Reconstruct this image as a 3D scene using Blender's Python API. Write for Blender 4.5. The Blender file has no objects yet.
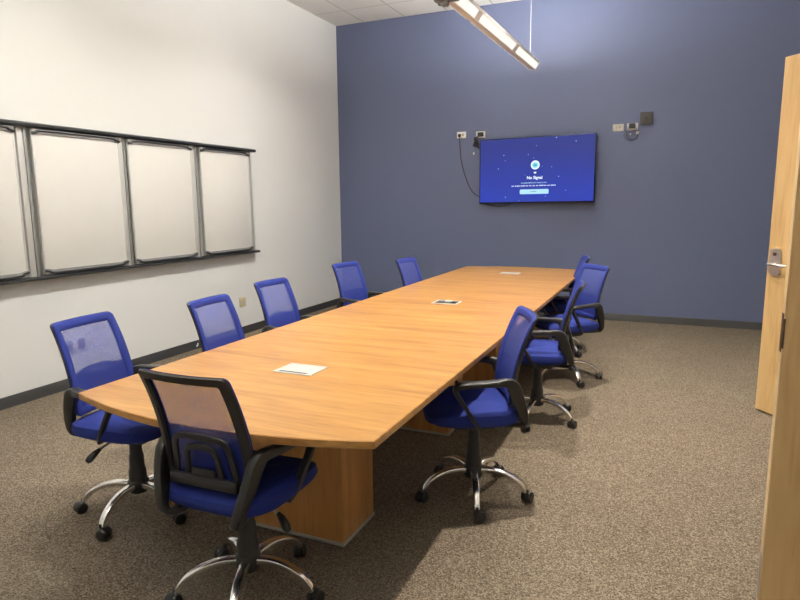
import bpy, bmesh, math, random
from mathutils import Vector, Matrix
random.seed(7)
SC = bpy.context.scene
COL = SC.collection
PI = math.pi

# ------------------------------------------------------------------ materials
def new_mat(name):
    m = bpy.data.materials.new(name); m.use_nodes = True
    nt = m.node_tree
    return m, nt, nt.nodes['Principled BSDF']

def flat(name, col, rough=0.5, metal=0.0, spec=0.5, bump=0.0, bscale=200.0, var=0.06):
    m, nt, b = new_mat(name)
    tc = nt.nodes.new('ShaderNodeTexCoord')
    n = nt.nodes.new('ShaderNodeTexNoise'); n.inputs['Scale'].default_value = bscale; n.inputs['Detail'].default_value = 3
    nt.links.new(tc.outputs['Object'], n.inputs['Vector'])
    r = nt.nodes.new('ShaderNodeValToRGB')
    r.color_ramp.elements[0].position = 0.3; r.color_ramp.elements[1].position = 0.7
    r.color_ramp.elements[0].color = tuple(c*(1-var) for c in col)+(1,)
    r.color_ramp.elements[1].color = tuple(min(1, c*(1+var)) for c in col)+(1,)
    nt.links.new(n.outputs['Fac'], r.inputs['Fac']); nt.links.new(r.outputs['Color'], b.inputs['Base Color'])
    b.inputs['Roughness'].default_value = rough; b.inputs['Metallic'].default_value = metal
    b.inputs['Specular IOR Level'].default_value = spec
    if bump:
        bp = nt.nodes.new('ShaderNodeBump'); bp.inputs['Strength'].default_value = bump; bp.inputs['Distance'].default_value = 0.002
        nt.links.new(n.outputs['Fac'], bp.inputs['Height']); nt.links.new(bp.outputs['Normal'], b.inputs['Normal'])
    return m

def wood(name, dark, mid, light, scale, rough=0.35, coat=0.0):
    """stretched noise grain; scale = per axis frequency"""
    m, nt, b = new_mat(name)
    tc = nt.nodes.new('ShaderNodeTexCoord')
    mp = nt.nodes.new('ShaderNodeMapping'); mp.inputs['Scale'].default_value = scale
    nt.links.new(tc.outputs['Object'], mp.inputs['Vector'])
    n1 = nt.nodes.new('ShaderNodeTexNoise'); n1.inputs['Scale'].default_value = 1.0; n1.inputs['Detail'].default_value = 5; n1.inputs['Roughness'].default_value = 0.6; n1.inputs['Distortion'].default_value = 0.5
    n2 = nt.nodes.new('ShaderNodeTexNoise'); n2.inputs['Scale'].default_value = 5.0; n2.inputs['Detail'].default_value = 4
    nt.links.new(mp.outputs['Vector'], n1.inputs['Vector']); nt.links.new(mp.outputs['Vector'], n2.inputs['Vector'])
    mx = nt.nodes.new('ShaderNodeMix'); mx.data_type = 'FLOAT'; mx.inputs[0].default_value = 0.35
    nt.links.new(n1.outputs['Fac'], mx.inputs[2]); nt.links.new(n2.outputs['Fac'], mx.inputs[3])
    r = nt.nodes.new('ShaderNodeValToRGB'); e = r.color_ramp.elements
    e[0].position = 0.35; e[0].color = dark+(1,); e[1].position = 0.65; e[1].color = light+(1,)
    k = r.color_ramp.elements.new(0.48); k.color = mid+(1,)
    nt.links.new(mx.outputs[0], r.inputs['Fac']); nt.links.new(r.outputs['Color'], b.inputs['Base Color'])
    b.inputs['Roughness'].default_value = rough
    b.inputs['Coat Weight'].default_value = coat; b.inputs['Coat Roughness'].default_value = 0.25
    return m

def emit(name, col, strength):
    m, nt, b = new_mat(name)
    b.inputs['Base Color'].default_value = (0, 0, 0, 1) if strength < 3 else (.8, .8, .8, 1)
    b.inputs['Emission Color'].default_value = col+(1,)
    b.inputs['Emission Strength'].default_value = strength
    b.inputs['Roughness'].default_value = 0.4
    return m

def mesh_cloth(name, col, open_):
    """woven net: even openings between blue threads"""
    m, nt, b = new_mat(name)
    b.inputs['Base Color'].default_value = col+(1,); b.inputs['Roughness'].default_value = 0.75
    b.inputs['Specular IOR Level'].default_value = 0.25
    tr = nt.nodes.new('ShaderNodeBsdfTransparent')
    tc = nt.nodes.new('ShaderNodeTexCoord')
    v = nt.nodes.new('ShaderNodeTexVoronoi'); v.inputs['Scale'].default_value = 420.0
    nt.links.new(tc.outputs['Object'], v.inputs['Vector'])
    mr = nt.nodes.new('ShaderNodeMapRange'); mr.inputs[1].default_value = 0.0; mr.inputs[2].default_value = 0.8
    mr.inputs[3].default_value = min(1, open_+0.03); mr.inputs[4].default_value = max(0, open_-0.03)
    nt.links.new(v.outputs['Distance'], mr.inputs[0])
    mx = nt.nodes.new('ShaderNodeMixShader')
    nt.links.new(mr.outputs[0], mx.inputs[0]); nt.links.new(b.outputs[0], mx.inputs[1]); nt.links.new(tr.outputs[0], mx.inputs[2])
    nt.links.new(mx.outputs[0], nt.nodes['Material Output'].inputs['Surface'])
    return m

def carpet_mat():
    m, nt, b = new_mat('loop_pile_carpet')
    tc = nt.nodes.new('ShaderNodeTexCoord')
    v = nt.nodes.new('ShaderNodeTexVoronoi'); v.inputs['Scale'].default_value = 200.0
    n = nt.nodes.new('ShaderNodeTexNoise'); n.inputs['Scale'].default_value = 130.0; n.inputs['Detail'].default_value = 4; n.inputs['Roughness'].default_value = 0.7
    n2 = nt.nodes.new('ShaderNodeTexNoise'); n2.inputs['Scale'].default_value = 2.2; n2.inputs['Detail'].default_value = 3
    for x in (v, n, n2): nt.links.new(tc.outputs['Object'], x.inputs['Vector'])
    sep = nt.nodes.new('ShaderNodeSeparateColor'); nt.links.new(v.outputs['Color'], sep.inputs[0])
    mx = nt.nodes.new('ShaderNodeMix'); mx.data_type = 'FLOAT'; mx.inputs[0].default_value = 0.5
    nt.links.new(sep.outputs[0], mx.inputs[2]); nt.links.new(n.outputs['Fac'], mx.inputs[3])
    r = nt.nodes.new('ShaderNodeValToRGB'); e = r.color_ramp.elements
    e[0].position = 0.22; e[0].color = CARPET[0]+(1,); e[1].position = 0.80; e[1].color = CARPET[2]+(1,)
    k = e.new(0.5); k.color = CARPET[1]+(1,)
    nt.links.new(mx.outputs[0], r.inputs['Fac'])
    hv = nt.nodes.new('ShaderNodeHueSaturation')
    mr = nt.nodes.new('ShaderNodeMapRange'); mr.inputs[3].default_value = 0.88; mr.inputs[4].default_value = 1.12
    nt.links.new(n2.outputs['Fac'], mr.inputs[0]); nt.links.new(mr.outputs[0], hv.inputs['Value'])
    nt.links.new(r.outputs['Color'], hv.inputs['Color']); nt.links.new(hv.outputs['Color'], b.inputs['Base Color'])
    b.inputs['Roughness'].default_value = 0.95; b.inputs['Specular IOR Level'].default_value = 0.1
    bp = nt.nodes.new('ShaderNodeBump'); bp.inputs['Strength'].default_value = 0.6; bp.inputs['Distance'].default_value = 0.004
    nt.links.new(mx.outputs[0], bp.inputs['Height']); nt.links.new(bp.outputs['Normal'], b.inputs['Normal'])
    return m

def ceiling_mat():
    """2 ft x 4 ft mineral tiles in a thin grid"""
    m, nt, b = new_mat('acoustic_ceiling_tile')
    tc = nt.nodes.new('ShaderNodeTexCoord')
    sx = nt.nodes.new('ShaderNodeSeparateXYZ'); nt.links.new(tc.outputs['Object'], sx.inputs[0])
    def line(out, off, period, w):
        a = nt.nodes.new('ShaderNodeMath'); a.operation = 'SUBTRACT'; a.inputs[1].default_value = off; nt.links.new(out, a.inputs[0])
        p = nt.nodes.new('ShaderNodeMath'); p.operation = 'PINGPONG'; p.inputs[1].default_value = period/2; nt.links.new(a.outputs[0], p.inputs[0])
        c = nt.nodes.new('ShaderNodeMath'); c.operation = 'LESS_THAN'; c.inputs[1].default_value = w; nt.links.new(p.outputs[0], c.inputs[0])
        return c
    a = line(sx.outputs[0], 0.444, 0.61, 0.009); c = line(sx.outputs[1], 7.44, 1.22, 0.009)
    mxm = nt.nodes.new('ShaderNodeMath'); mxm.operation = 'MAXIMUM'
    nt.links.new(a.outputs[0], mxm.inputs[0]); nt.links.new(c.outputs[0], mxm.inputs[1])
    n = nt.nodes.new('ShaderNodeTexNoise'); n.inputs['Scale'].default_value = 90; nt.links.new(tc.outputs['Object'], n.inputs['Vector'])
    r = nt.nodes.new('ShaderNodeValToRGB'); r.color_ramp.elements[0].color = (.70, .69, .66, 1); r.color_ramp.elements[1].color = (.82, .815, .79, 1)
    nt.links.new(n.outputs['Fac'], r.inputs['Fac'])
    mx = nt.nodes.new('ShaderNodeMix'); mx.data_type = 'RGBA'
    nt.links.new(mxm.outputs[0], mx.inputs[0]); nt.links.new(r.outputs['Color'], mx.inputs[6]); mx.inputs[7].default_value = (.50, .49, .47, 1)
    nt.links.new(mx.outputs[2], b.inputs['Base Color']); b.inputs['Roughness'].default_value = 0.9
    return m

CARPET = ((.050, .038, .027), (.128, .102, .074), (.262, .218, .164))
M = {}
M['white_wall'] = flat('warm_white_paint', (.83, .845, .83), .7, bump=.05, bscale=120, var=.012)
M['blue_wall'] = flat('slate_blue_paint', (.116, .139, .240), .55, bump=.05, bscale=120, var=.02)
M['carpet'] = carpet_mat()
M['ceiling'] = ceiling_mat()
M['base_rubber'] = flat('charcoal_rubber_base', (.028, .028, .028), .5)
M['table_wood'] = wood('honey_cherry_laminate', (.235, .098, .024), (.345, .170, .042), (.455, .246, .070), (1.3, 16, 16), .33, .15)
M['pedestal_wood'] = wood('cherry_laminate_upright', (.34, .15, .042), (.46, .215, .065), (.55, .27, .085), (16, 16, 1.2), .4)
M['door_wood'] = wood('maple_door_veneer', (.50, .31, .125), (.60, .395, .175), (.66, .45, .21), (9, 9, .8), .38)
M['door_edge'] = wood('maple_edge_band', (.56, .38, .18), (.64, .46, .24), (.70, .52, .29), (9, 9, .8), .4)
M['black_plastic'] = flat('black_nylon_plastic', (.012, .012, .013), .42, bump=.1, bscale=600)
M['arm_plastic'] = flat('black_armrest_plastic', (.016, .015, .014), .36, bump=.1, bscale=600)
M['chrome'] = flat('polished_chrome', (.88, .88, .88), .2, 1.0)
M['steel'] = flat('brushed_steel', (.55, .54, .52), .3, 1.0)
M['blue_fabric'] = flat('royal_blue_fabric', (.014, .025, .16), .85, bump=.5, bscale=900, var=.15, spec=.2)
M['blue_band'] = flat('royal_blue_border_cloth', (.015, .027, .18), .8, bump=.4, bscale=900, var=.12, spec=.25)
M['mesh_open'] = mesh_cloth('blue_open_mesh', (.046, .066, .28), .30)
M['mesh_dense'] = mesh_cloth('blue_dense_mesh', (.017, .030, .195), .08)
M['rail_dark'] = flat('dark_anodised_rail', (.022, .024, .027), .35)
M['rail_grey'] = flat('grey_bracket_metal', (.27, .27, .265), .4, .2)
M['silver'] = flat('silver_aluminium', (.68, .68, .66), .35, .3)
M['whiteboard'] = flat('whiteboard_enamel', (.79, .785, .745), .16, var=.01, bscale=6)
M['plate_white'] = flat('white_device_plate', (.97, .965, .94), .35, var=.01)
M['plate_beige'] = flat('ivory_device_plate', (.62, .54, .34), .4, var=.02)
M['receptacle'] = flat('ivory_receptacle_face', (.60, .57, .46), .4, var=.02)
M['grommet'] = flat('satin_nickel_grommet', (.55, .55, .52), .3, .25)
M['dark_grey'] = flat('dark_grey_speaker_cloth', (.060, .057, .055), .8, bump=.4, bscale=500)
M['cord'] = flat('black_cord_rubber', (.012, .012, .014), .5)
M['tv_bezel'] = flat('black_tv_bezel', (.008, .008, .01), .25)
M['pendant_body'] = flat('off_white_painted_metal', (.90, .87, .85), .45, var=.02)
M['lens'] = emit('warm_lit_lens', (1.0, .95, .87), .92)
M['uplight'] = emit('lamp_tubes', (1.0, .975, .93), 128.0)
M['plinth'] = flat('pale_grey_glide_strip', (.42, .41, .38), .4, .3)
M['bronze'] = flat('dark_bronze_strike', (.10, .055, .035), .4, .6)
M['trim_paint'] = wood('maple_door_frame', (.42, .26, .10), (.52, .34, .15), (.58, .39, .18), (9, 9, .8), .42)

def tv_mat():
    m, nt, b = new_mat('tv_screen_glow')
    tc = nt.nodes.new('ShaderNodeTexCoord')
    sp = nt.nodes.new('ShaderNodeSeparateXYZ'); nt.links.new(tc.outputs['Object'], sp.inputs[0])
    mr = nt.nodes.new('ShaderNodeMapRange'); mr.inputs[1].default_value = -.41; mr.inputs[2].default_value = .41
    nt.links.new(sp.outputs[2], mr.inputs[0])
    n = nt.nodes.new('ShaderNodeTexNoise'); n.inputs['Scale'].default_value = 2.2; nt.links.new(tc.outputs['Object'], n.inputs['Vector'])
    ad = nt.nodes.new('ShaderNodeMath'); ad.operation = 'MULTIPLY_ADD'; ad.inputs[1].default_value = .35
    nt.links.new(n.outputs['Fac'], ad.inputs[0]); nt.links.new(mr.outputs[0], ad.inputs[2])
    r = nt.nodes.new('ShaderNodeValToRGB'); e = r.color_ramp.elements
    e[0].position = .05; e[0].color = (.022, .050, .44, 1); e[1].position = 1.0; e[1].color = (.024, .036, .23, 1)
    nt.links.new(ad.outputs[0], r.inputs['Fac'])
    nt.links.new(r.outputs['Color'], b.inputs['Emission Color']); b.inputs['Emission Strength'].default_value = 1.0
    b.inputs['Base Color'].default_value = (.005, .005, .006, 1); b.inputs['Roughness'].default_value = .35; b.inputs['Specular IOR Level'].default_value = .2
    return m
M['tv_screen'] = tv_mat()
M['glow_white'] = emit('screen_white', (.85, .95, 1.0), 1.0)
M['glow_pale'] = emit('screen_pale_blue', (.45, .78, .95), .9)
M['glow_teal'] = emit('screen_teal', (.03, .50, .58), .9)
M['glow_navy'] = emit('screen_button_text', (.10, .22, .45), .8)
M['glow_star'] = emit('screen_star', (.45, .62, 1.0), .7)

# ------------------------------------------------------------------ mesh builder
class MB:
    def __init__(s): s.v = []; s.f = []; s.mi = []; s.cur = 0
    def add(s, vs, fs):
        o = len(s.v); s.v += [tuple(v) for v in vs]
        for f in fs: s.f.append([i+o for i in f]); s.mi.append(s.cur)
        return s
    def box(s, lo, hi, bev=0.0, mat=None, seg=2):
        bm = bmesh.new()
        bmesh.ops.create_cube(bm, size=1.0)
        c = [(a+b)/2 for a, b in zip(lo, hi)]; d = [abs(b-a) for a, b in zip(lo, hi)]
        for v in bm.verts: v.co = Vector((v.co.x*d[0]+c[0], v.co.y*d[1]+c[1], v.co.z*d[2]+c[2]))
        if bev: bmesh.ops.bevel(bm, geom=list(bm.edges), offset=min(bev, min(d)*.45), segments=seg, profile=.5, affect='EDGES')
        s.bm(bm, mat); return s
    def bm(s, bm, mat=None):
        bm.verts.index_update()
        vs = [(mat @ v.co if mat else v.co.copy()) for v in bm.verts]
        s.add(vs, [[v.index for v in f.verts] for f in bm.faces]); bm.free(); return s
    def rings(s, rings, closed=True, cap=True):
        n = len(rings[0]); fs = []
        for i in range(len(rings)-1):
            for j in range(n if closed else n-1):
                k = (j+1) % n; fs.append([i*n+j, i*n+k, (i+1)*n+k, (i+1)*n+j])
        if cap: fs.append(list(range(n))[::-1]); fs.append([(len(rings)-1)*n+j for j in range(n)])
        return s.add([p for r in rings for p in r], fs)
    def lathe(s, prof, c=(0, 0, 0), axis='z', n=24):
        R = []
        for r, h in prof:
            ring = []
            for j in range(n):
                a = 2*PI*j/n; x, y = r*math.cos(a), r*math.sin(a)
                p = (x, y, h) if axis == 'z' else ((h, x, y) if axis == 'x' else (y, h, x))
                ring.append((p[0]+c[0], p[1]+c[1], p[2]+c[2]))
            R.append(ring)
        return s.rings(R)
    def tube(s, pts, r, n=10, up=None):
        pts = [Vector(p) for p in pts]; R = []
        rr = r if isinstance(r, (list, tuple)) else [r]*len(pts)
        ref = None
        for i, p in enumerate(pts):
            t = (pts[min(i+1, len(pts)-1)]-pts[max(i-1, 0)]).normalized()
            if ref is None:
                ref = t.orthogonal().normalized()
            ref = (ref - t*ref.dot(t)).normalized(); b = t.cross(ref)
            R.append([p+(ref*math.cos(2*PI*j/n)+b*math.sin(2*PI*j/n))*rr[i] for j in range(n)])
        return s.rings(R)
    def sweep(s, pts, side, sec):
        """rounded-rect section: sec[i]=(half across side, half in plane)"""
        pts = [Vector(p) for p in pts]; side = Vector(side).normalized(); R = []
        for i, p in enumerate(pts):
            t = (pts[min(i+1, len(pts)-1)]-pts[max(i-1, 0)]).normalized()
            nrm = t.cross(side).normalized(); a, b = sec[i]; ring = []
            c = min(a, b)*.55
            for (sx, sy) in ((1, 1), (-1, 1), (-1, -1), (1, -1)):
                for k in range(3):
                    an = (0 if (sx, sy) == (1, 1) else PI/2 if (sx, sy) == (-1, 1) else PI if (sx, sy) == (-1, -1) else 1.5*PI)+k*PI/4
                    ring.append(p+side*(sx*(a-c)+c*math.cos(an))+nrm*(sy*(b-c)+c*math.sin(an)))
            R.append(ring)
        return s.rings(R)
    def prism(s, poly, z0, z1, axis='z'):
        n = len(poly)
        mk = (lambda p, h: (p[0], p[1], h)) if axis == 'z' else ((lambda p, h: (h, p[0], p[1])) if axis == 'x' else (lambda p, h: (p[0], h, p[1])))
        return s.rings([[mk(p, z0) for p in poly], [mk(p, z1) for p in poly]])
    def build(s, name, mat, parent=None, loc=None, smooth=True, rot=0):
        me = bpy.data.meshes.new(name); me.from_pydata(s.v, [], s.f)
        mats = mat if isinstance(mat, (list, tuple)) else [mat]
        for m in mats: me.materials.append(m)
        me.polygons.foreach_set('material_index', s.mi)
        bm = bmesh.new(); bm.from_mesh(me); bmesh.ops.recalc_face_normals(bm, faces=bm.faces); bm.to_mesh(me); bm.free()
        if smooth:
            me.polygons.foreach_set('use_smooth', [True]*len(me.polygons)); me.set_sharp_from_angle(angle=math.radians(38))
        o = bpy.data.objects.new(name, me); COL.objects.link(o)
        if loc is not None: o.location = loc
        if rot: o.rotation_euler = (0, 0, rot)
        if parent: o.parent = parent
        return o

def tag(o, label=None, cat=None, group=None, kind=None):
    if label: o['label'] = label
    if cat: o['category'] = cat
    if group: o['group'] = group
    if kind: o['kind'] = kind
    return o
def empty(name, loc, rz=0, **k):
    o = bpy.data.objects.new(name, None); o.empty_display_size = .1; COL.objects.link(o)
    o.location = loc; o.rotation_euler = (0, 0, rz); return tag(o, **k)
def copy_tree(o, parent=None):
    c = o.copy(); COL.objects.link(c)
    if parent: c.parent = parent
    for ch in list(o.children): copy_tree(ch, c)
    return c
def catmull(P, n=6):
    P = [Vector(p) for p in P]; out = []
    for i in range(len(P)-1):
        a, b, c, d = P[max(i-1, 0)], P[i], P[i+1], P[min(i+2, len(P)-1)]
        for k in range(n):
            t = k/n
            out.append(.5*((2*b)+(c-a)*t+(2*a-5*b+4*c-d)*t*t+(3*b-a-3*c+d)*t**3))
    out.append(P[-1]); return out

# ------------------------------------------------------------------ room
W, D, H, Y0 = 5.76, 8.012, 3.965, -1.7
def struct(mb, name, mat, label, cat, smooth=False, parent=None):
    return tag(mb.build(name, mat, parent, smooth=smooth), label, cat, kind='structure')
struct(MB().box((-.1, Y0-.1, -.06), (W+.1, D+.1, 0)), 'floor', M['carpet'], 'brown and beige flecked loop pile carpet', 'floor')
struct(MB().box((-.1, Y0-.1, H), (W+.1, D+.1, H+.06)), 'ceiling', M['ceiling'], 'white ceiling of large rectangular acoustic tiles', 'ceiling')
struct(MB().box((-.1, Y0-.1, 0), (0, D+.1, H)), 'wall_left', M['white_wall'], 'warm white painted wall behind the whiteboards', 'wall')
struct(MB().box((0, D, 0), (W, D+.1, H)), 'wall_back', M['blue_wall'], 'slate blue painted wall behind the television', 'wall')
struct(MB().box((0, Y0-.1, 0), (W, Y0, H)), 'wall_front', M['white_wall'], 'white wall behind the viewer', 'wall')
DY0, DY1, DZ = 2.30, 4.19, 2.44
wr = MB(); wr.box((W, Y0-.1, 0), (W+.12, DY0, H)); wr.box((W, DY1, 0), (W+.12, D+.1, H)); wr.box((W, DY0, DZ+.02), (W+.12, DY1, H))
struct(wr, 'wall_right', M['white_wall'], 'white wall with the double door opening', 'wall')
BB = .087
def base(mb, name, label): return struct(mb, name, M['base_rubber'], label, 'baseboard', smooth=True)
base(MB().prism([(0, 0), (.016, 0), (.011, .012), (.008, BB-.006), (.004, BB), (0, BB)], Y0, D, 'y'), 'baseboard_left', 'charcoal rubber baseboard along the white wall')
b = MB(); b.prism([(D, 0), (D-.016, 0), (D-.011, .012), (D-.008, BB-.006), (D-.004, BB), (D, BB)], .012, W-.012, 'x')
base(b, 'baseboard_back', 'charcoal rubber baseboard along the blue wall')
b = MB(); b.box((W-.008, DY1+.06, 0), (W, D, BB)); b.box((W-.008, Y0, 0), (W, DY0-.06, BB))
base(b, 'baseboard_right', 'charcoal rubber baseboard along the wall with the doors')
# door frame
f = MB()
f.box((W-.015, DY0-.05, 0), (W+.13, DY0, DZ+.07), .004); f.box((W-.015, DY1, 0), (W+.13, DY1+.05, DZ+.07), .004); f.box((W-.015, DY0, DZ+.02), (W+.13, DY1, DZ+.07), .004)
struct(f, 'trim_1', M['trim_paint'], 'wooden frame round the double door opening', 'door frame')

# two door leaves (structure), local x runs from the hinge to the free edge, local y is the thickness
def leaf(name, hinge, ang, w, label):
    r = empty(name, (hinge[0], hinge[1], .012), ang, label=label, cat='door', kind='structure')
    MB().box((0, -.0225, 0), (w-.003, .0225, 2.405), .002).build('door_panel', M['door_wood'], r, smooth=False)
    MB().box((w-.003, -.0225, 0), (w, .0225, 2.405), .001).build('edge_band', M['door_edge'], r, smooth=False)
    return r
far_free = Vector((5.133, 4.893)); far_h = Vector((5.69, 4.165))
d = far_free-far_h
r1 = leaf('door_1', far_h, math.atan2(d.y, d.x), d.length, 'pale maple door leaf with a steel lever, standing open')
w1 = d.length
# lever set faces the camera: which local y side?  normal(-sin,cos)
a = math.atan2(d.y, d.x); ny = (-math.sin(a), math.cos(a)); tocam = Vector((4.477, 0))-far_free
sd = 1 if ny[0]*tocam.x+ny[1]*tocam.y > 0 else -1
hx = w1-.068
e = MB(); yf = .0225*sd
prof = []
for k in range(24):
    an = 2*PI*k/24; cx, cz = math.cos(an), math.sin(an)
    prof.append((hx+.045*max(-1, min(1, cx*1.35)), 1.06+(.092*max(-1, min(1, cz*1.12)))))
e.prism(prof, yf, yf+.012*sd, 'y')
es = e.build('handle_plate', M['steel'], r1); es['label'] = 'steel handle plate'
lv = MB(); lv.lathe([(.013, 0), (.013, .045)], (hx, 0, 1.045), 'y', 14)
for i in range(len(lv.v)): lv.v[i] = (lv.v[i][0], (lv.v[i][1]+.030)*sd, lv.v[i][2])
P_ = catmull([(hx+.012, .075*sd, 1.045), (hx-.03, .078*sd, 1.045), (hx-.09, .074*sd, 1.043), (hx-.118, .062*sd, 1.043)], 4)
lv.tube(P_, .0095, 10)
lv.build('lever', M['steel'], es)
t = MB(); t.lathe([(.012, 0), (.012, .014)], (hx, 0, 1.115), 'y', 14)
for i in range(len(t.v)): t.v[i] = (t.v[i][0], (t.v[i][1]+.030)*sd, t.v[i][2])
t.build('lock_cylinder', M['bronze'], es)
MB().box((w1-.001, -.012, .96), (w1+.0015, .012, 1.16), .0008).build('latch_plate', M['bronze'], r1)
# near leaf
near_free = Vector((4.838, 2.318)); near_h = Vector((5.745, 2.345))
d = near_free-near_h; w2 = d.length
r2 = leaf('door_2', near_h, math.atan2(d.y, d.x), w2, 'nearest maple door leaf, cut by the right edge of the picture')
s_ = MB(); s_.box((w2-.0005, -.014, .985), (w2+.002, .014, 1.115), .0008)
s_.box((w2-.004, .0215, 1.0), (w2+.002, .0245, 1.10), .0008)
s_.build('strike_plate', M['bronze'], r2)
MB().box((w2-.0005, -.013, .09), (w2+.002, .013, .26), .0008).build('flush_bolt', M['steel'], r2)
MB().box((w2-.0005, -.013, 2.14), (w2+.002, .013, 2.31), .0008).build('flush_bolt', M['steel'], r2)

# ------------------------------------------------------------------ conference table
TX0, TX1, TYN, TYF, BOW, TZ, TT = 2.295, 3.645, 1.675, 6.935, .122, .74, .030
CX = (TX0+TX1)/2
table = empty('conference_table', (CX, (TYN+TYF)/2, 0), label='long honey cherry conference table with bowed ends in the middle of the room', cat='table')
ty = (TYN+TYF)/2; hl = (TYF-TYN)/2; hw = (TX1-TX0)/2
def outline(ins):
    o = []; n = 24
    for k in range(n+1):
        s = -1+2*k/n; o.append((s*(hw-ins), -(hl-ins)-BOW*(1-s*s)))
    for k in range(n+1):
        s = 1-2*k/n; o.append((s*(hw-ins), (hl-ins)+BOW*(1-s*s)))
    return o
rings_ = []
for ins, z in ((.004, TZ-TT), (0, TZ-TT+.003), (0, TZ-.003), (.003, TZ)):
    rings_.append([(p[0], p[1], z) for p in outline(ins)])
top = MB().rings(rings_).build('table_top', M['table_wood'], table)
for y0, y1 in ((2.17, 2.47), (3.565, 3.865), (4.745, 5.045), (6.14, 6.44)):
    p = MB().box((2.70-CX, y0-ty, .014), (3.24-CX, y1-ty, TZ-TT), .003).build('pedestal', M['pedestal_wood'], table)
    MB().box((2.696-CX, y0-.004-ty, 0), (3.244-CX, y1+.004-ty, .016), .002).build('plinth', M['plinth'], p)
def power_box(y, opened, label):
    z = TZ
    r = MB()
    # frame: rim of a rectangle 0.20 x 0.15
    for lo, hi in (((-.10, -.078), (.10, -.062)), ((-.10, .062), (.10, .078)), ((-.10, -.062), (-.084, .062)), ((.084, -.062), (.10, .062))):
        r.box((lo[0], lo[1], 0), (hi[0], hi[1], .004), .0015)
    o = r.build('power_box', M['grommet'], table, (2.955-CX, y-ty, z)); o['label'] = label
    if not opened:
        lid = MB().box((-.083, -.052, -.001), (.083, .061, .0035), .001).build('lid', M['grommet'], o)
        MB().box((-.072, -.064, -.001), (.066, -.052, .0046)).build('cable_slot', M['black_plastic'], o)
    else:
        MB().box((-.083, -.061, -.001), (.083, .061, .0012)).build('well', M['black_plastic'], o)
        MB().box((-.072, .012, .001), (-.028, .052, .010), .002).build('socket_block', M['rail_grey'], o)
        MB().box((-.020, .005, .001), (.030, .052, .011), .002).build('socket_block', M['silver'], o)
        MB().box((.040, -.02, .001), (.072, .045, .007), .002).build('data_port', M['rail_dark'], o)
    return o
power_box(2.312, False, 'closed silver power box near the front end of the table')
power_box(4.345, True, 'open power box with dark sockets at the middle of the table')
power_box(6.370, False, 'closed silver power box near the far end of the table')

# ------------------------------------------------------------------ office chair
ZT, ZB = .960, .525          # back top / bottom
def back_u(z, v):
    t = (z-.52)/(.96-.52)
    return -.163-.002*t-.112*t*t+.024*(v/.19)**2
def back_w(z):
    t = (z-.52)/(.96-.52)
    return .194-.013*t
def rr_outline(ins, z0=None, z1=None, rb=.04, rt=.020, off=0.0):
    """ring of (u,v,z) round the back, inset by ins, pushed rearwards by off"""
    z0 = ZB if z0 is None else z0; z1 = ZT if z1 is None else z1
    zb, zt = z0+ins, z1-ins; h = .204-ins; rb = max(.008, rb-ins*.6); rt = max(.008, rt-ins*.4)
    pts = []
    def arc(cx, cz, r, a0):
        for k in range(7):
            a = a0+k*PI/12; pts.append((cx+r*math.cos(a), cz+r*math.sin(a)))
    def seg(a, b, n):
        for k in range(1, n): pts.append((a[0]+(b[0]-a[0])*k/n, a[1]+(b[1]-a[1])*k/n))
    arc(h-rb, zb+rb, rb, -PI/2); seg((h, zb+rb), (h, zt-rt), 14)
    arc(h-rt, zt-rt, rt, 0); seg((h-rt, zt), (-h+rt, zt), 14)
    arc(-h+rt, zt-rt, rt, PI/2); seg((-h, zt-rt), (-h, zb+rb), 14)
    arc(-h+rb, zb+rb, rb, PI); seg((-h+rb, zb), (h-rb, zb), 14)
    out = []
    for v, z in pts:
        sc = (back_w(z)-ins)/(.204-ins); vv = v*sc
        out.append((back_u(z, vv)-off, vv, z))
    return out
def closed_ring(rs):
    mb = MB(); n = len(rs[0]); m = len(rs); fs = []
    for i in range(m):
        k = (i+1) % m
        for j in range(n):
            l = (j+1) % n; fs.append([i*n+j, i*n+l, k*n+l, k*n+j])
    return mb.add([p for r in rs for p in r], fs)
def net(ins, z0, z1, round_top, off, nz=12, nv=12):
    rows = []
    for i in range(nz+1):
        z = z0+(z1-z0)*i/nz
        w = back_w(z)-ins
        if round_top:
            r = .018; dz = max(0, z-(z1-r)); w -= r-math.sqrt(max(0, r*r-dz*dz))
        row = []
        for j in range(nv+1):
            v = w*(-1+2*j/nv)
            # lower edge of the open window dips gently
            row.append((back_u(z, v)-off, v, z))
        rows.append(row)
    n = nv+1; fs = [[i*n+j, i*n+j+1, (i+1)*n+j+1, (i+1)*n+j] for i in range(nz) for j in range(nv)]
    return MB().add([p for r in rows for p in r], fs)

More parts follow.
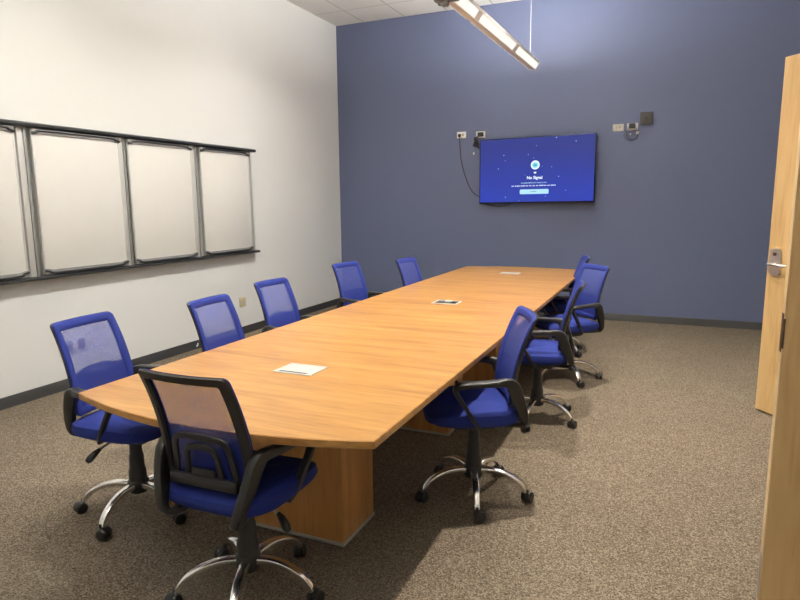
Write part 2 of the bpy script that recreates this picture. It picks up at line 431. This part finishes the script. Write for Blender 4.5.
def make_chair():
    root = empty('office_chair', (0, 0, 0))
    # ---- seat
    mb = MB(); R = []
    def sup(w, d, e, z, cx=0.0, n=48, crown=0.0):
        out = []
        for k in range(n):
            a = 2*PI*k/n; c, s = math.cos(a), math.sin(a)
            x = math.copysign(abs(c)**e, c)*d; y = math.copysign(abs(s)**e, s)*w
            zz = z-(.022*max(0, x/d)**3 if z > .46 else 0)+.012*(abs(y)/w)**2*(1 if z > .49 else 0)
            out.append((x+cx, y, zz))
        return out
    for (w, dd, e, z) in ((.17, .17, .7, .437), (.215, .212, .55, .440), (.238, .228, .5, .456), (.242, .232, .48, .474), (.238, .228, .5, .492), (.222, .214, .52, .503), (.18, .175, .6, .508), (.10, .10, .8, .506), (.02, .02, 1, .505)):
        R.append(sup(w, dd, e, z, .025))
    mb.rings(R); mb.build('seat', M['blue_fabric'], root)
    MB().box((-.15, -.16, .425), (.17, .16, .442), .008).build('seat_pan', M['black_plastic'], root)
    mech = MB().box((-.10, -.075, .375), (.11, .075, .428), .012); mech.lathe([(.03, .345), (.034, .38)], (0, 0, 0), 'z', 18)
    me = mech.build('tilt_mechanism', M['black_plastic'], root)
    lv = MB().tube(catmull([(-.02, -.06, .40), (-.03, -.13, .395), (-.045, -.19, .375)], 4), .0055, 8)
    lv.build('lever_rod', M['steel'], me)
    k = MB().tube([(-.040, -.175, .382), (-.048, -.195, .37), (-.060, -.222, .348), (-.066, -.234, .338)], [.008, .014, .017, .011], 10)
    k.build('lever_paddle', M['black_plastic'], me)
    # ---- column
    MB().lathe([(.020, .155), (.043, .157), (.041, .215), (.036, .225), (.034, .29), (.030, .298), (.028, .375), (.018, .376)], n=28).build('gas_column', M['black_plastic'], root)
    # ---- five legs with castors
    hub = MB().lathe([(.026, .098), (.044, .102), (.052, .12), (.050, .156), (.040, .168), (.02, .170)], n=28)
    hub.build('base_hub', M['black_plastic'], root)
    for i in range(5):
        a = 2*PI*i/5+ROT0
        ca, sa = math.cos(a), math.sin(a)
        pr = catmull([(.040, .140), (.10, .146), (.165, .136), (.225, .108), (.259, .074), (.268, .054)], 4)
        pts = [(p.x*ca, p.x*sa, p.y) for p in pr]
        n = len(pts)
        sec = [(.0190-.006*j/(n-1), .0145-.004*j/(n-1)) for j in range(n)]
        leg = MB().sweep(pts, (-sa, ca, 0), sec).build('leg', M['chrome'], root)
        c = MB()
        cx, cy = .274*ca, .274*sa
        ta = a+random.uniform(-.9, .9)+PI/2; tx, tyy = math.cos(ta), math.sin(ta)      # rolling direction
        m = Matrix.Translation((cx+.012*tx, cy+.012*tyy, .028)) @ Matrix.Rotation(ta, 4, 'Z')
        for sgn in (-1, 1):
            w = MB().lathe([(.008, .006), (.025, .006), (.028, .009), (.028, .020), (.023, .026), (.006, .027)], axis='y', n=20)
            w.v = [(v[0], v[1]*sgn, v[2]) for v in w.v]
            c.add([m @ Vector(v) for v in w.v], w.f)
        hood = MB()
        hood.rings([[(.029*math.cos(t), y, .029*math.sin(t)+.0) for t in [PI*.05+PI*.75*q/8 for q in range(9)]]+[(.020*math.cos(t), y, .020*math.sin(t)) for t in [PI*.8-PI*.75*q/8 for q in range(9)]] for y in (-.0055, .0055)])
        hood.lathe([(.008, .02), (.008, .042)], (-.012, 0, 0), 'z', 10)
        c.add([m @ Vector(v) for v in hood.v], hood.f)
        c.build('caster', M['black_plastic'], leg)
    # ---- back: black frame behind, blue cloth border in front, net window and dense lower net
    fr = closed_ring([rr_outline(.002, off=.004), rr_outline(-.001, off=.010), rr_outline(.003, off=.021), rr_outline(.028, off=.024), rr_outline(.034, off=.014), rr_outline(.030, off=.004)])
    fr.build('back_frame', M['black_plastic'], root)
    bd = closed_ring([rr_outline(-.0005, off=.004), rr_outline(.002, off=-.003), rr_outline(.008, off=-.006), rr_outline(.034, off=-.004), rr_outline(.040, off=.000), rr_outline(.034, off=.003)])
    bd.build('cloth_border', M['blue_band'], root)
    net(.038, .722, ZT-.034, True, .0005).build('open_mesh', M['mesh_open'], root)
    net(.036, ZB+.020, .722, False, .0005).build('dense_mesh', M['mesh_dense'], root)
    lo = net(.036, ZB+.020, .722, False, .006)
    # lumbar yoke: two nested arches on a cross bar
    y = MB()
    def arch(w, zt_, zb_, r):
        pp = []
        for k in range(17):
            t = -1+2*k/16
            if abs(t) > .55: q = (1-abs(t))/.45; v = math.copysign(w*(1-.14*q), t); z = zb_+(zt_-.022-zb_)*q
            else: v = w*.86*(t/.55); z = zt_-.022*abs(t/.55)**4
            pp.append((back_u(z, v)-.020, v, z))
        for k in range(len(pp)): pass
        q_ = catmull(pp, 2); y.sweep(q_, (1, 0, 0), [(.005, r)]*len(q_))
    arch(.130, .722, .555, .0115); arch(.072, .684, .560, .0105)
    y.box((-.199, -.145, .532), (-.179, .145, .575), .008)
    y.box((-.191, -.05, .56), (-.181, .05, .60), .004)
    y.build('lumbar_yoke', M['black_plastic'], root)
    # J bar under the seat up to the back
    # ---- armrests: loop with wide rear gusset, flat pad and slanting front post
    for sg in (1, -1):
        path = [(-.005, .430), (.025, .468), (.068, .540), (.112, .610), (.124, .640), (.110, .656), (.06, .661), (-.02, .661), (-.08, .660), (-.128, .656), (-.158, .630), (-.188, .555), (-.218, .475), (-.222, .438), (-.19, .424), (-.09, .422)]
        sec = [(.018, .009), (.017, .009), (.015, .010), (.016, .011), (.021, .011), (.026, .011), (.028, .012), (.027, .012), (.025, .015), (.021, .022), (.019, .034), (.018, .030), (.017, .022), (.017, .015), (.017, .011), (.017, .010)]
        vv = [.205, .228, .244, .252, .252, .251, .248, .236, .222, .205, .197, .186, .165, .150, .135, .110]
        P = catmull([(p[0], sg*vv[i], p[1]) for i, p in enumerate(path)], 4)
        S2 = []
        for q in range(len(P)):
            i = min(q//4, len(sec)-2); t = (q-4*i)/4
            S2.append(tuple(sec[i][c]*(1-t)+sec[i+1][c]*t for c in (0, 1)))
        MB().sweep(P, (0, 1, 0), S2).build('armrest', M['arm_plastic'], root)
    return root
ROT0 = 0.0
proto = make_chair()
GRP = 'blue mesh office chairs round the table'
SPOTS = [   # x, y, facing, star angle in the room, label
 (3.052, 1.725, 91, 6, 'blue mesh office chair at the table head, black back turned to the viewer'),
 (2.143, 2.072, 5, -8, 'blue mesh office chair at the near left table corner, before the double outlet'),
 (2.308, 2.772, 3.5, 20, 'blue mesh office chair on the whiteboard side, second from the near end'),
 (2.160, 3.565, -2, 50, 'blue mesh office chair on the whiteboard side, middle of the row of five'),
 (2.052, 4.815, -10, 30, 'blue mesh office chair on the whiteboard side, before the corner of the blue wall'),
 (2.410, 5.395, -5, 10, 'blue mesh office chair on the whiteboard side, farthest one, only its back showing'),
 (3.620, 2.865, 205, 3, 'blue mesh office chair on the door side of the table, nearest to the viewer'),
 (3.700, 4.110, 187, 49, 'blue mesh office chair on the door side, second from the near end, seen edge on'),
 (3.735, 5.180, 222, 14, 'blue mesh office chair on the door side, swivelled to face the viewer'),
 (3.500, 6.080, 194, 40, 'blue mesh office chair on the door side, farthest, mostly hidden by the swivelled one'),
]
CHAIRS = [proto]+[copy_tree(proto) for _ in SPOTS[1:]]
for i, (x, y, ang, star, lab) in enumerate(SPOTS):
    o = CHAIRS[i]
    o.location = (x, y, 0); o.rotation_euler = (0, 0, math.radians(ang)); tag(o, lab, 'office chair', GRP)
    for ch in o.children:
        if i == 0 and ch.name.split('.')[0] in ('leg', 'base_hub', 'gas_column', 'tilt_mechanism'): ch.location.x = .03
        if ch.name.split('.')[0] == 'leg': ch.rotation_euler = (0, 0, math.radians(star-ang))

# ------------------------------------------------------------------ whiteboards on the left wall
track = empty('whiteboard_track', (0, 4.0, .9), label='dark wall rails with grey uprights that carry the sliding whiteboards', cat='whiteboard rail')
def rail(name, z0, z1, x1):
    mb = MB(); mb.prism([(.0, z0), (x1-.012, z0), (x1, z0+.008), (x1, z1-.010), (x1-.014, z1), (0, z1)], 2.19-4, 5.915-4, 'y')
    mb.v = [(v[0], v[1], v[2]-.9) for v in mb.v]
    return mb.build(name, M['rail_dark'], track)
rail('top_rail', 2.078, 2.112, .085); rail('bottom_rail', .930, .958, .085)
gaps = [3.14, 4.05, 4.945]
for y in gaps+[5.88]:
    w = .034 if y < 5.5 else .012
    o = MB().box((.004, y-w-4, .955-.9), (.036, y+w-4, 2.082-.9), .003).build('upright', M['silver'], track)
    if y < 5.5: MB().box((.036, y+w*.35-4, .955-.9), (.046, y+w*.95-4, 2.082-.9), .002).build('slide_groove', M['rail_grey'], o)
labs = ['white sliding panel at the left edge of the picture, only its right side showing', 'large white sliding panel between the two left uprights', 'white sliding panel, third from the left', 'white sliding panel at the far right end of the rails']
for i, (y0, y1) in enumerate(((2.24, 3.07), (3.20, 4.005), (4.095, 4.885), (5.01, 5.80))):
    r = empty('whiteboard', (.045, (y0+y1)/2, .965), label=labs[i], cat='whiteboard', group='sliding whiteboard panels')
    h = (y1-y0)/2; Z1 = 2.07-.965
    MB().box((0, -h+.012, .02), (.016, h-.012, Z1-.02), .001).build('writing_surface', M['whiteboard'], r)
    for s in (-1, 1):
        MB().box((-.002, min(s*h, s*(h-.014)), .01), (.020, max(s*h, s*(h-.014)), Z1-.01), .003).build('side_frame', M['silver'], r)
    # bracket strips whose ends turn the corner; top one's grey doubles as painted rail shadow
    for top_, nm in ((0, 'bottom_bracket'), (1, 'top_bracket_rail_shade')):
        def zz(z): return Z1-z if top_ else z
        g = MB()
        pl = [(-h+.002, .0), (h-.002, .0), (h-.002, .048), (h-.03, .046), (h-.075, .036), (-h+.075, .036), (-h+.03, .046), (-h+.002, .048)]
        g.prism([(p[0], zz(p[1])) for p in pl], .016, .024, 'x')
        o = g.build(nm, M['rail_grey'], r, smooth=False)
        e = MB(); 
        pts = catmull([(.026, -h+.002, zz(.034)), (.026, -h+.04, zz(.026)), (.026, -h+.09, zz(.010)), (.026, 0, zz(.008)), (.026, h-.09, zz(.010)), (.026, h-.04, zz(.026)), (.026, h-.002, zz(.034))], 5)
        e.tube(pts, .009, 8); e.build('edge_bead', M['rail_dark'], o)

# ------------------------------------------------------------------ television
tv = empty('television', (2.880, D-.075, 1.885), math.radians(0), label='wide wall mounted television showing a dark blue no signal screen', cat='television')
TW, TH = 1.475, .825
tv.rotation_euler = (math.radians(-1.0), math.radians(-.4), math.radians(-3.0))
MB().box((-TW/2, -.022, -TH/2), (TW/2, .022, TH/2), .006).build('bezel', M['tv_bezel'], tv)
MB().box((-.35, .02, -.25), (.35, .05, .22), .01).build('rear_housing', M['tv_bezel'], tv)
scr = MB().box((-TW/2+.010, -.0235, -TH/2+.016), (TW/2-.010, -.0215, TH/2-.010)).build('screen', M['tv_screen'], tv, smooth=False)
def disc(cx, cz, r, y, m, nm, sx=1, sz=1, n=28):
    mb = MB().prism([(cx+r*sx*math.cos(2*PI*k/n), cz+r*sz*math.sin(2*PI*k/n)) for k in range(n)], y, y-.0006, 'y')
    return mb.build(nm, m, scr, smooth=False)
BX, BZ = .002, .062
disc(BX, BZ+.0, .056, -.0240, M['glow_white'], 'balloon_glow')
disc(BX, BZ+.0, .044, -.0247, M['glow_pale'], 'balloon')
disc(BX, BZ-.002, .027, -.0254, M['glow_teal'], 'balloon_face', 1, .72)
b = MB().prism([(BX-.018, -.024), (BX+.018, -.024), (BX+.011, -.044), (BX-.011, -.044)], -.0240, -.0247, 'y'); b.build('balloon_basket', M['glow_white'], scr, smooth=False)
def text(body, cx, cz, size, m, nm):
    cu = bpy.data.curves.new(nm, 'FONT'); cu.body = body; cu.size = size; cu.align_x = 'CENTER'; cu.extrude = .0004; cu.offset = .0012
    tmp = bpy.data.objects.new(nm, cu); COL.objects.link(tmp); bpy.context.view_layer.update()
    me = bpy.data.meshes.new_from_object(tmp.evaluated_get(bpy.context.evaluated_depsgraph_get()))
    bpy.data.objects.remove(tmp); me.name = nm
    for v in me.vertices: v.co = Vector((v.co.x+cx, -.0245-v.co.z, v.co.y+cz))
    me.materials.clear(); me.materials.append(m)
    o = bpy.data.objects.new(nm, me); COL.objects.link(o); o.parent = scr; return o
text('No Signal', BX-.005, -.112, .052, M['glow_white'], 'heading_text')
rnd = random.Random(3)
def words(cx, cz, width, h, nm, m):
    mb = MB(); x = cx-width/2
    while x < cx+width/2-.012:
        w = min(rnd.choice((.012, .022, .034, .05, .06)), cx+width/2-x)
        q = x
        while q < x+w-.003:      # letter-sized strokes of an unreadable line
            mb.box((q, -.0246, cz-h*rnd.uniform(.30, .42)), (q+.0052, -.0240, cz+h*rnd.uniform(.28, .55))); q += .0078
        x += w+.009
    return mb.build(nm, m, scr, smooth=False)
words(BX-.008, -.160, .34, .014, 'small_text', M['glow_pale'])
words(BX-.010, -.196, .58, .016, 'small_text', M['glow_white'])
bw, bh = .185, .030
pl = []
for (sx, sz, a0) in ((1, 1, 0), (-1, 1, PI/2), (-1, -1, PI), (1, -1, 1.5*PI)):
    for k in range(5):
        a = a0+k*PI/8; pl.append((BX-.008+sx*(bw-.012)+.012*math.cos(a), -.270+sz*(bh-.012)+.012*math.sin(a)))
MB().prism(pl, -.0240, -.0247, 'y').build('button', M['glow_pale'], scr, smooth=False)
words(BX-.008, -.270, .09, .013, 'button_text', M['glow_navy']).location = (0, -.0008, 0)
for k, (sx, sz, r) in enumerate(((-.41, .20, .007), (-.09, .195, .006), (-.39, .13, .005), (-.48, .03, .007), (.01, .30, .005), (.26, .385, .008), (.50, .33, .007), (.21, .03, .005), (.30, -.09, .007), (.39, -.26, .006), (-.38, -.335, .008), (-.20, -.385, .006), (.14, -.33, .006), (-.02, .15, .005), (.09, .04, .004), (-.13, -.06, .004))):
    disc(sx, sz, r, -.0240, M['glow_star'], 'star', n=8)

# ------------------------------------------------------------------ wall devices on the back wall (local: -y faces the room)
def outlet_back(x, z, label, grp='outlets beside the television'):
    r = MB().box((-.063, -.006, -.041), (.063, 0, .041), .003).build('wall_outlet', M['plate_white'], None, (x, D, z))
    tag(r, label, 'wall outlet', grp)
    for s in (-1, 1):
        f_ = MB().box((s*.021-.015, -.0085, -.017), (s*.021+.015, -.004, .017), .004).build('receptacle', M['receptacle'], r)
        sl = MB()
        for q in (-1, 1): sl.box((s*.021-.006, -.0092, q*.006-.0015), (s*.021+.003, -.008, q*.006+.0015))
        sl.build('slots', M['black_plastic'], f_)
    return r
outlet_back(1.870, 2.375, 'white horizontal outlet farthest left on the blue wall, with a cord plugged in')
outlet_back(2.135, 2.368, 'white horizontal outlet just above the top left corner of the television')
outlet_back(3.847, 2.360, 'empty white horizontal outlet right of the television, nearest to it')
outlet_back(4.008, 2.363, 'white outlet with a black adapter and coiled cable below the dark square')
sp = MB().box((-.070, -.030, -.072), (.070, 0, .072), .008).build('wall_speaker', M['dark_grey'], None, (4.159, D, 2.449))
tag(sp, 'small dark grey square box high on the blue wall', 'wall box')
MB().box((-.055, -.033, -.057), (.055, -.029, .057), .004).build('grille', M['dark_grey'], sp)
MB().lathe([(.004, 0), (.016, .002), (.016, .004)], (0, -.037, 0), 'y', 16).build('badge', M['black_plastic'], sp)
# TV cord
c = MB().tube(catmull([(1.848, D-.03, 2.368), (1.850, D-.025, 2.33), (1.855, D-.012, 2.20), (1.872, D-.010, 2.03), (1.93, D-.010, 1.83), (2.005, D-.010, 1.66), (2.08, D-.012, 1.585), (2.18, D-.018, 1.53), (2.24, D-.020, 1.46), (2.33, D-.020, 1.435), (2.44, D-.020, 1.43), (2.55, D-.020, 1.47), (2.62, D-.022, 1.60)], 6), .0055, 8)
cord = tag(c.build('wall_cable', M['cord']), 'black power cord hanging from the left outlet and passing behind the television', 'cable')
MB().box((1.830, D-.042, 2.348), (1.866, D-.009, 2.384), .007).build('plug', M['cord'], cord)
# adapters with loose cables
def adapter(x, z, side, label):
    r = MB().box((-.036, -.050, -.026), (.036, -.006, .026), .006).build('power_adapter', M['cord'], None, (x, D, z))
    return tag(r, label, 'power adapter')
a1 = adapter(2.140, 2.366, -1, 'black plug with a tangle of short cables at the top left of the television')
w_ = MB()
for k in range(4):
    w_.tube(catmull([(-.02, -.03, -.02), (-.05-.012*k, -.035, -.05), (-.085+.02*k, -.03, -.10-.01*k), (-.105+.022*k, -.02, -.15), (-.085+.02*k, -.02, -.12-.02*k), (-.06+.008*k, -.025, -.07)], 5), .0045, 7)
w_.build('cables', M['cord'], a1)
w2_ = MB().tube(catmull([(-.06, -.03, -.06), (-.095, -.02, -.13), (-.098, -.02, -.19), (-.090, -.02, -.24)], 5), .0035, 7); w2_.build('cables', M['rail_grey'], a1)
MB().box((-.101, -.028, -.258), (-.083, -.012, -.222), .004).build('connector', M['plate_white'], a1)['label'] = 'white connector tip'
a2 = adapter(4.005, 2.372, 1, 'black plug with a coil of dark cable on the right hand outlet')
w_ = MB()
for k in range(4):
    rr = .080-.009*k; pts = [((rr+.009*math.sin(2*t+1.7*k))*math.sin(t)-.004+.006*k, -.020-.006*k, -.095-.004*k+(rr+.004)*math.cos(t)*.95) for t in [2*PI*q/28 for q in range(29)]]
    w_.tube(pts, .0026, 7)
w_.build('cables', M['cord'], a2)
MB().box((.048, -.055, -.102), (.080, -.030, -.070), .006).build('connector', M['plate_white'], a2)['label'] = 'white connector tip'
MB().box((-.022, -.052, -.108), (-.006, -.036, -.088), .004).build('connector', M['silver'], a2)

# left wall outlets (face +x)
o = MB().box((0, -.055, -.055), (.006, .055, .055), .003).build('wall_outlet', M['plate_beige'], None, (0, 5.645, .372))
tag(o, 'ivory outlet low on the white wall between two chair backs', 'wall outlet')
for s in (-1, 1): MB().box((.005, s*.022-.015, -.020), (.0085, s*.022+.015, .020), .004).build('receptacle', M['receptacle'], o)
o = MB().box((0, -.15, -.058), (.006, .15, .058), .003).build('wall_outlet', M['plate_white'], None, (0, 3.445, .350))
tag(o, 'wide white outlet plate low on the white wall, behind the nearest left chair', 'wall outlet')
for s in (-.06, .06): MB().box((.004, s-.034, -.046), (.010, s+.034, .046), .003).build('receptacle', M['rail_grey'], o)
h_ = MB().tube([(.012, 0, -.006), (.022, 0, -.006), (.024, .004, .004), (.020, .006, .022)], .006, 8); h_.lathe([(.010, 0), (.012, .004), (.004, .006)], (.012, 0, -.008), 'x', 10)
tag(h_.build('wall_hook', M['plate_white'], None, (0, 4.85, .040)), 'tiny white hook on the baseboard of the white wall', 'hook')

# ------------------------------------------------------------------ pendant light
PX, PZ, PY1, PY0 = 2.97, 2.955, 7.21, -.6
pen = empty('pendant_light', (PX, (PY0+PY1)/2, PZ), label='long off white linear pendant light hanging above the table', cat='pendant light')
oy = (PY0+PY1)/2
PYAW, PPIT = math.radians(-.6), math.radians(.8)
pen.rotation_euler = (PPIT, 0, PYAW)
hl_ = (PY1-PY0)/2
pen.location = (PX-hl_*math.sin(-PYAW), PY1-hl_, PZ-hl_*math.sin(PPIT))
sec = [(-.026, 0), (.026, 0), (.070, .062), (.074, .085), (-.074, .085), (-.070, .062)]
body = MB().prism(sec, PY0-oy, PY1-oy, 'y').build('housing', M['pendant_body'], pen, smooth=False)
y = PY1-.04; first = True
edges = [(6.26, 7.17), (5.03, 6.14), (3.80, 4.91), (2.57, 3.68), (1.34, 2.45), (.11, 1.22), (-.56, -.01)]
for y0, y1 in edges:
    for s in (1, -1):
        # lens lies on the sloped side
        ax, az, bx, bz = .031, .005, .068, .058
        nx, nz = .815, -.579
        pts = []
        for d_ in (0.0005, .004):
            pts.append([(s*(ax+nx*d_), y0-oy, az+nz*d_), (s*(bx+nx*d_), y0-oy, bz+nz*d_), (s*(bx+nx*d_), y1-oy, bz+nz*d_), (s*(ax+nx*d_), y1-oy, az+nz*d_)])
        MB().rings(pts).build('lens', M['lens'], pen, smooth=False)
    MB().box((-.058, y0-oy, .0855), (.058, y1-oy, .090)).build('lamp', M['uplight'], pen, smooth=False)
for yy in (7.05, 4.99, 2.57, .15):
    MB().tube([(0, yy-oy, .09), (0, yy-oy, H-PZ-.02+(PY1-yy)*math.sin(PPIT))], .0016, 6).build('suspension_cable', M['silver'], pen)
    MB().lathe([(.010, .085), (.010, .10), (.005, .13)], (0, yy-oy, 0), 'z', 12).build('cable_grip', M['silver'], pen)
# feed clamp round the housing
k = MB().box((-.084, 4.32-oy, -.012), (.084, 4.40-oy, .002), .005); k.box((-.084, 4.32-oy, -.012), (-.074, 4.40-oy, .07), .004); k.lathe([(.024, 0), (.030, .006), (.030, .028), (.022, .034)], (-.01, 4.36-oy, -.044), 'z', 18)
k.build('clamp', M['rail_grey'], pen)
hc = MB().tube(catmull([(2.74, 4.8, H-.002), (2.74, 4.8, 3.6), (2.745, 4.8, 3.25), (2.752, 4.8, 3.145)], 4), .006, 8)
hc = tag(hc.build('hanging_cord', M['cord']), 'black cord end dangling from the ceiling beside the pendant light', 'cord')
MB().tube([(2.752, 4.8, 3.15), (2.749, 4.8, 3.12), (2.735, 4.8, 3.045), (2.731, 4.8, 3.02)], [.009, .017, .020, .014], 12).build('plug', M['cord'], hc)

# ------------------------------------------------------------------ light
def spot(x, y, power, size=100, blend=1.0, rad=.05, col=(1.0, .915, .79)):
    l = bpy.data.lights.new('downlight', 'SPOT'); l.energy = power; l.spot_size = math.radians(size); l.spot_blend = blend; l.shadow_soft_size = rad; l.color = col
    o = bpy.data.objects.new('downlight', l); COL.objects.link(o); o.location = (x, y, H-.03); return o
for x, y, pw, tilt, size in ((3.87, 3.0, 640, 0, 100), (3.87, 5.4, 560, 0, 100), (2.08, 3.0, 300, -20, 118), (2.08, 5.4, 280, -20, 118), (2.08, .6, 110, -30, 110)):
    spot(x, y, pw, size, rad=.05 if tilt == 0 else .13, col=(1.0, .915, .79) if tilt == 0 else (1.0, .945, .86)).rotation_euler = (0, math.radians(-tilt), 0)
w = bpy.data.worlds.new('World'); SC.world = w; w.use_nodes = True
w.node_tree.nodes['Background'].inputs[0].default_value = (1, .95, .88, 1); w.node_tree.nodes['Background'].inputs[1].default_value = .15

# ------------------------------------------------------------------ camera
cam = bpy.data.cameras.new('camera'); co = bpy.data.objects.new('camera', cam); COL.objects.link(co)
cam.sensor_fit = 'HORIZONTAL'; cam.sensor_width = 36; cam.lens = 36*609.845/800; cam.clip_start = .02; cam.clip_end = 60
yaw, pitch, roll = math.radians(23.7546705), math.radians(-9.12955838), math.radians(.52927445)
R = Matrix.Rotation(yaw, 3, 'Z') @ Matrix.Rotation(pitch, 3, 'X') @ Matrix.Rotation(roll, 3, 'Y')
B = Matrix(((1, 0, 0), (0, 0, -1), (0, 1, 0)))
co.matrix_world = Matrix.Translation((4.477, 0, 1.5)) @ (R @ B).to_4x4()
SC.camera = co
vs = SC.view_settings
vs.view_transform = 'Standard'; vs.look = 'None'; vs.exposure = 0.20; vs.gamma = 1.0; vs.use_curve_mapping = False
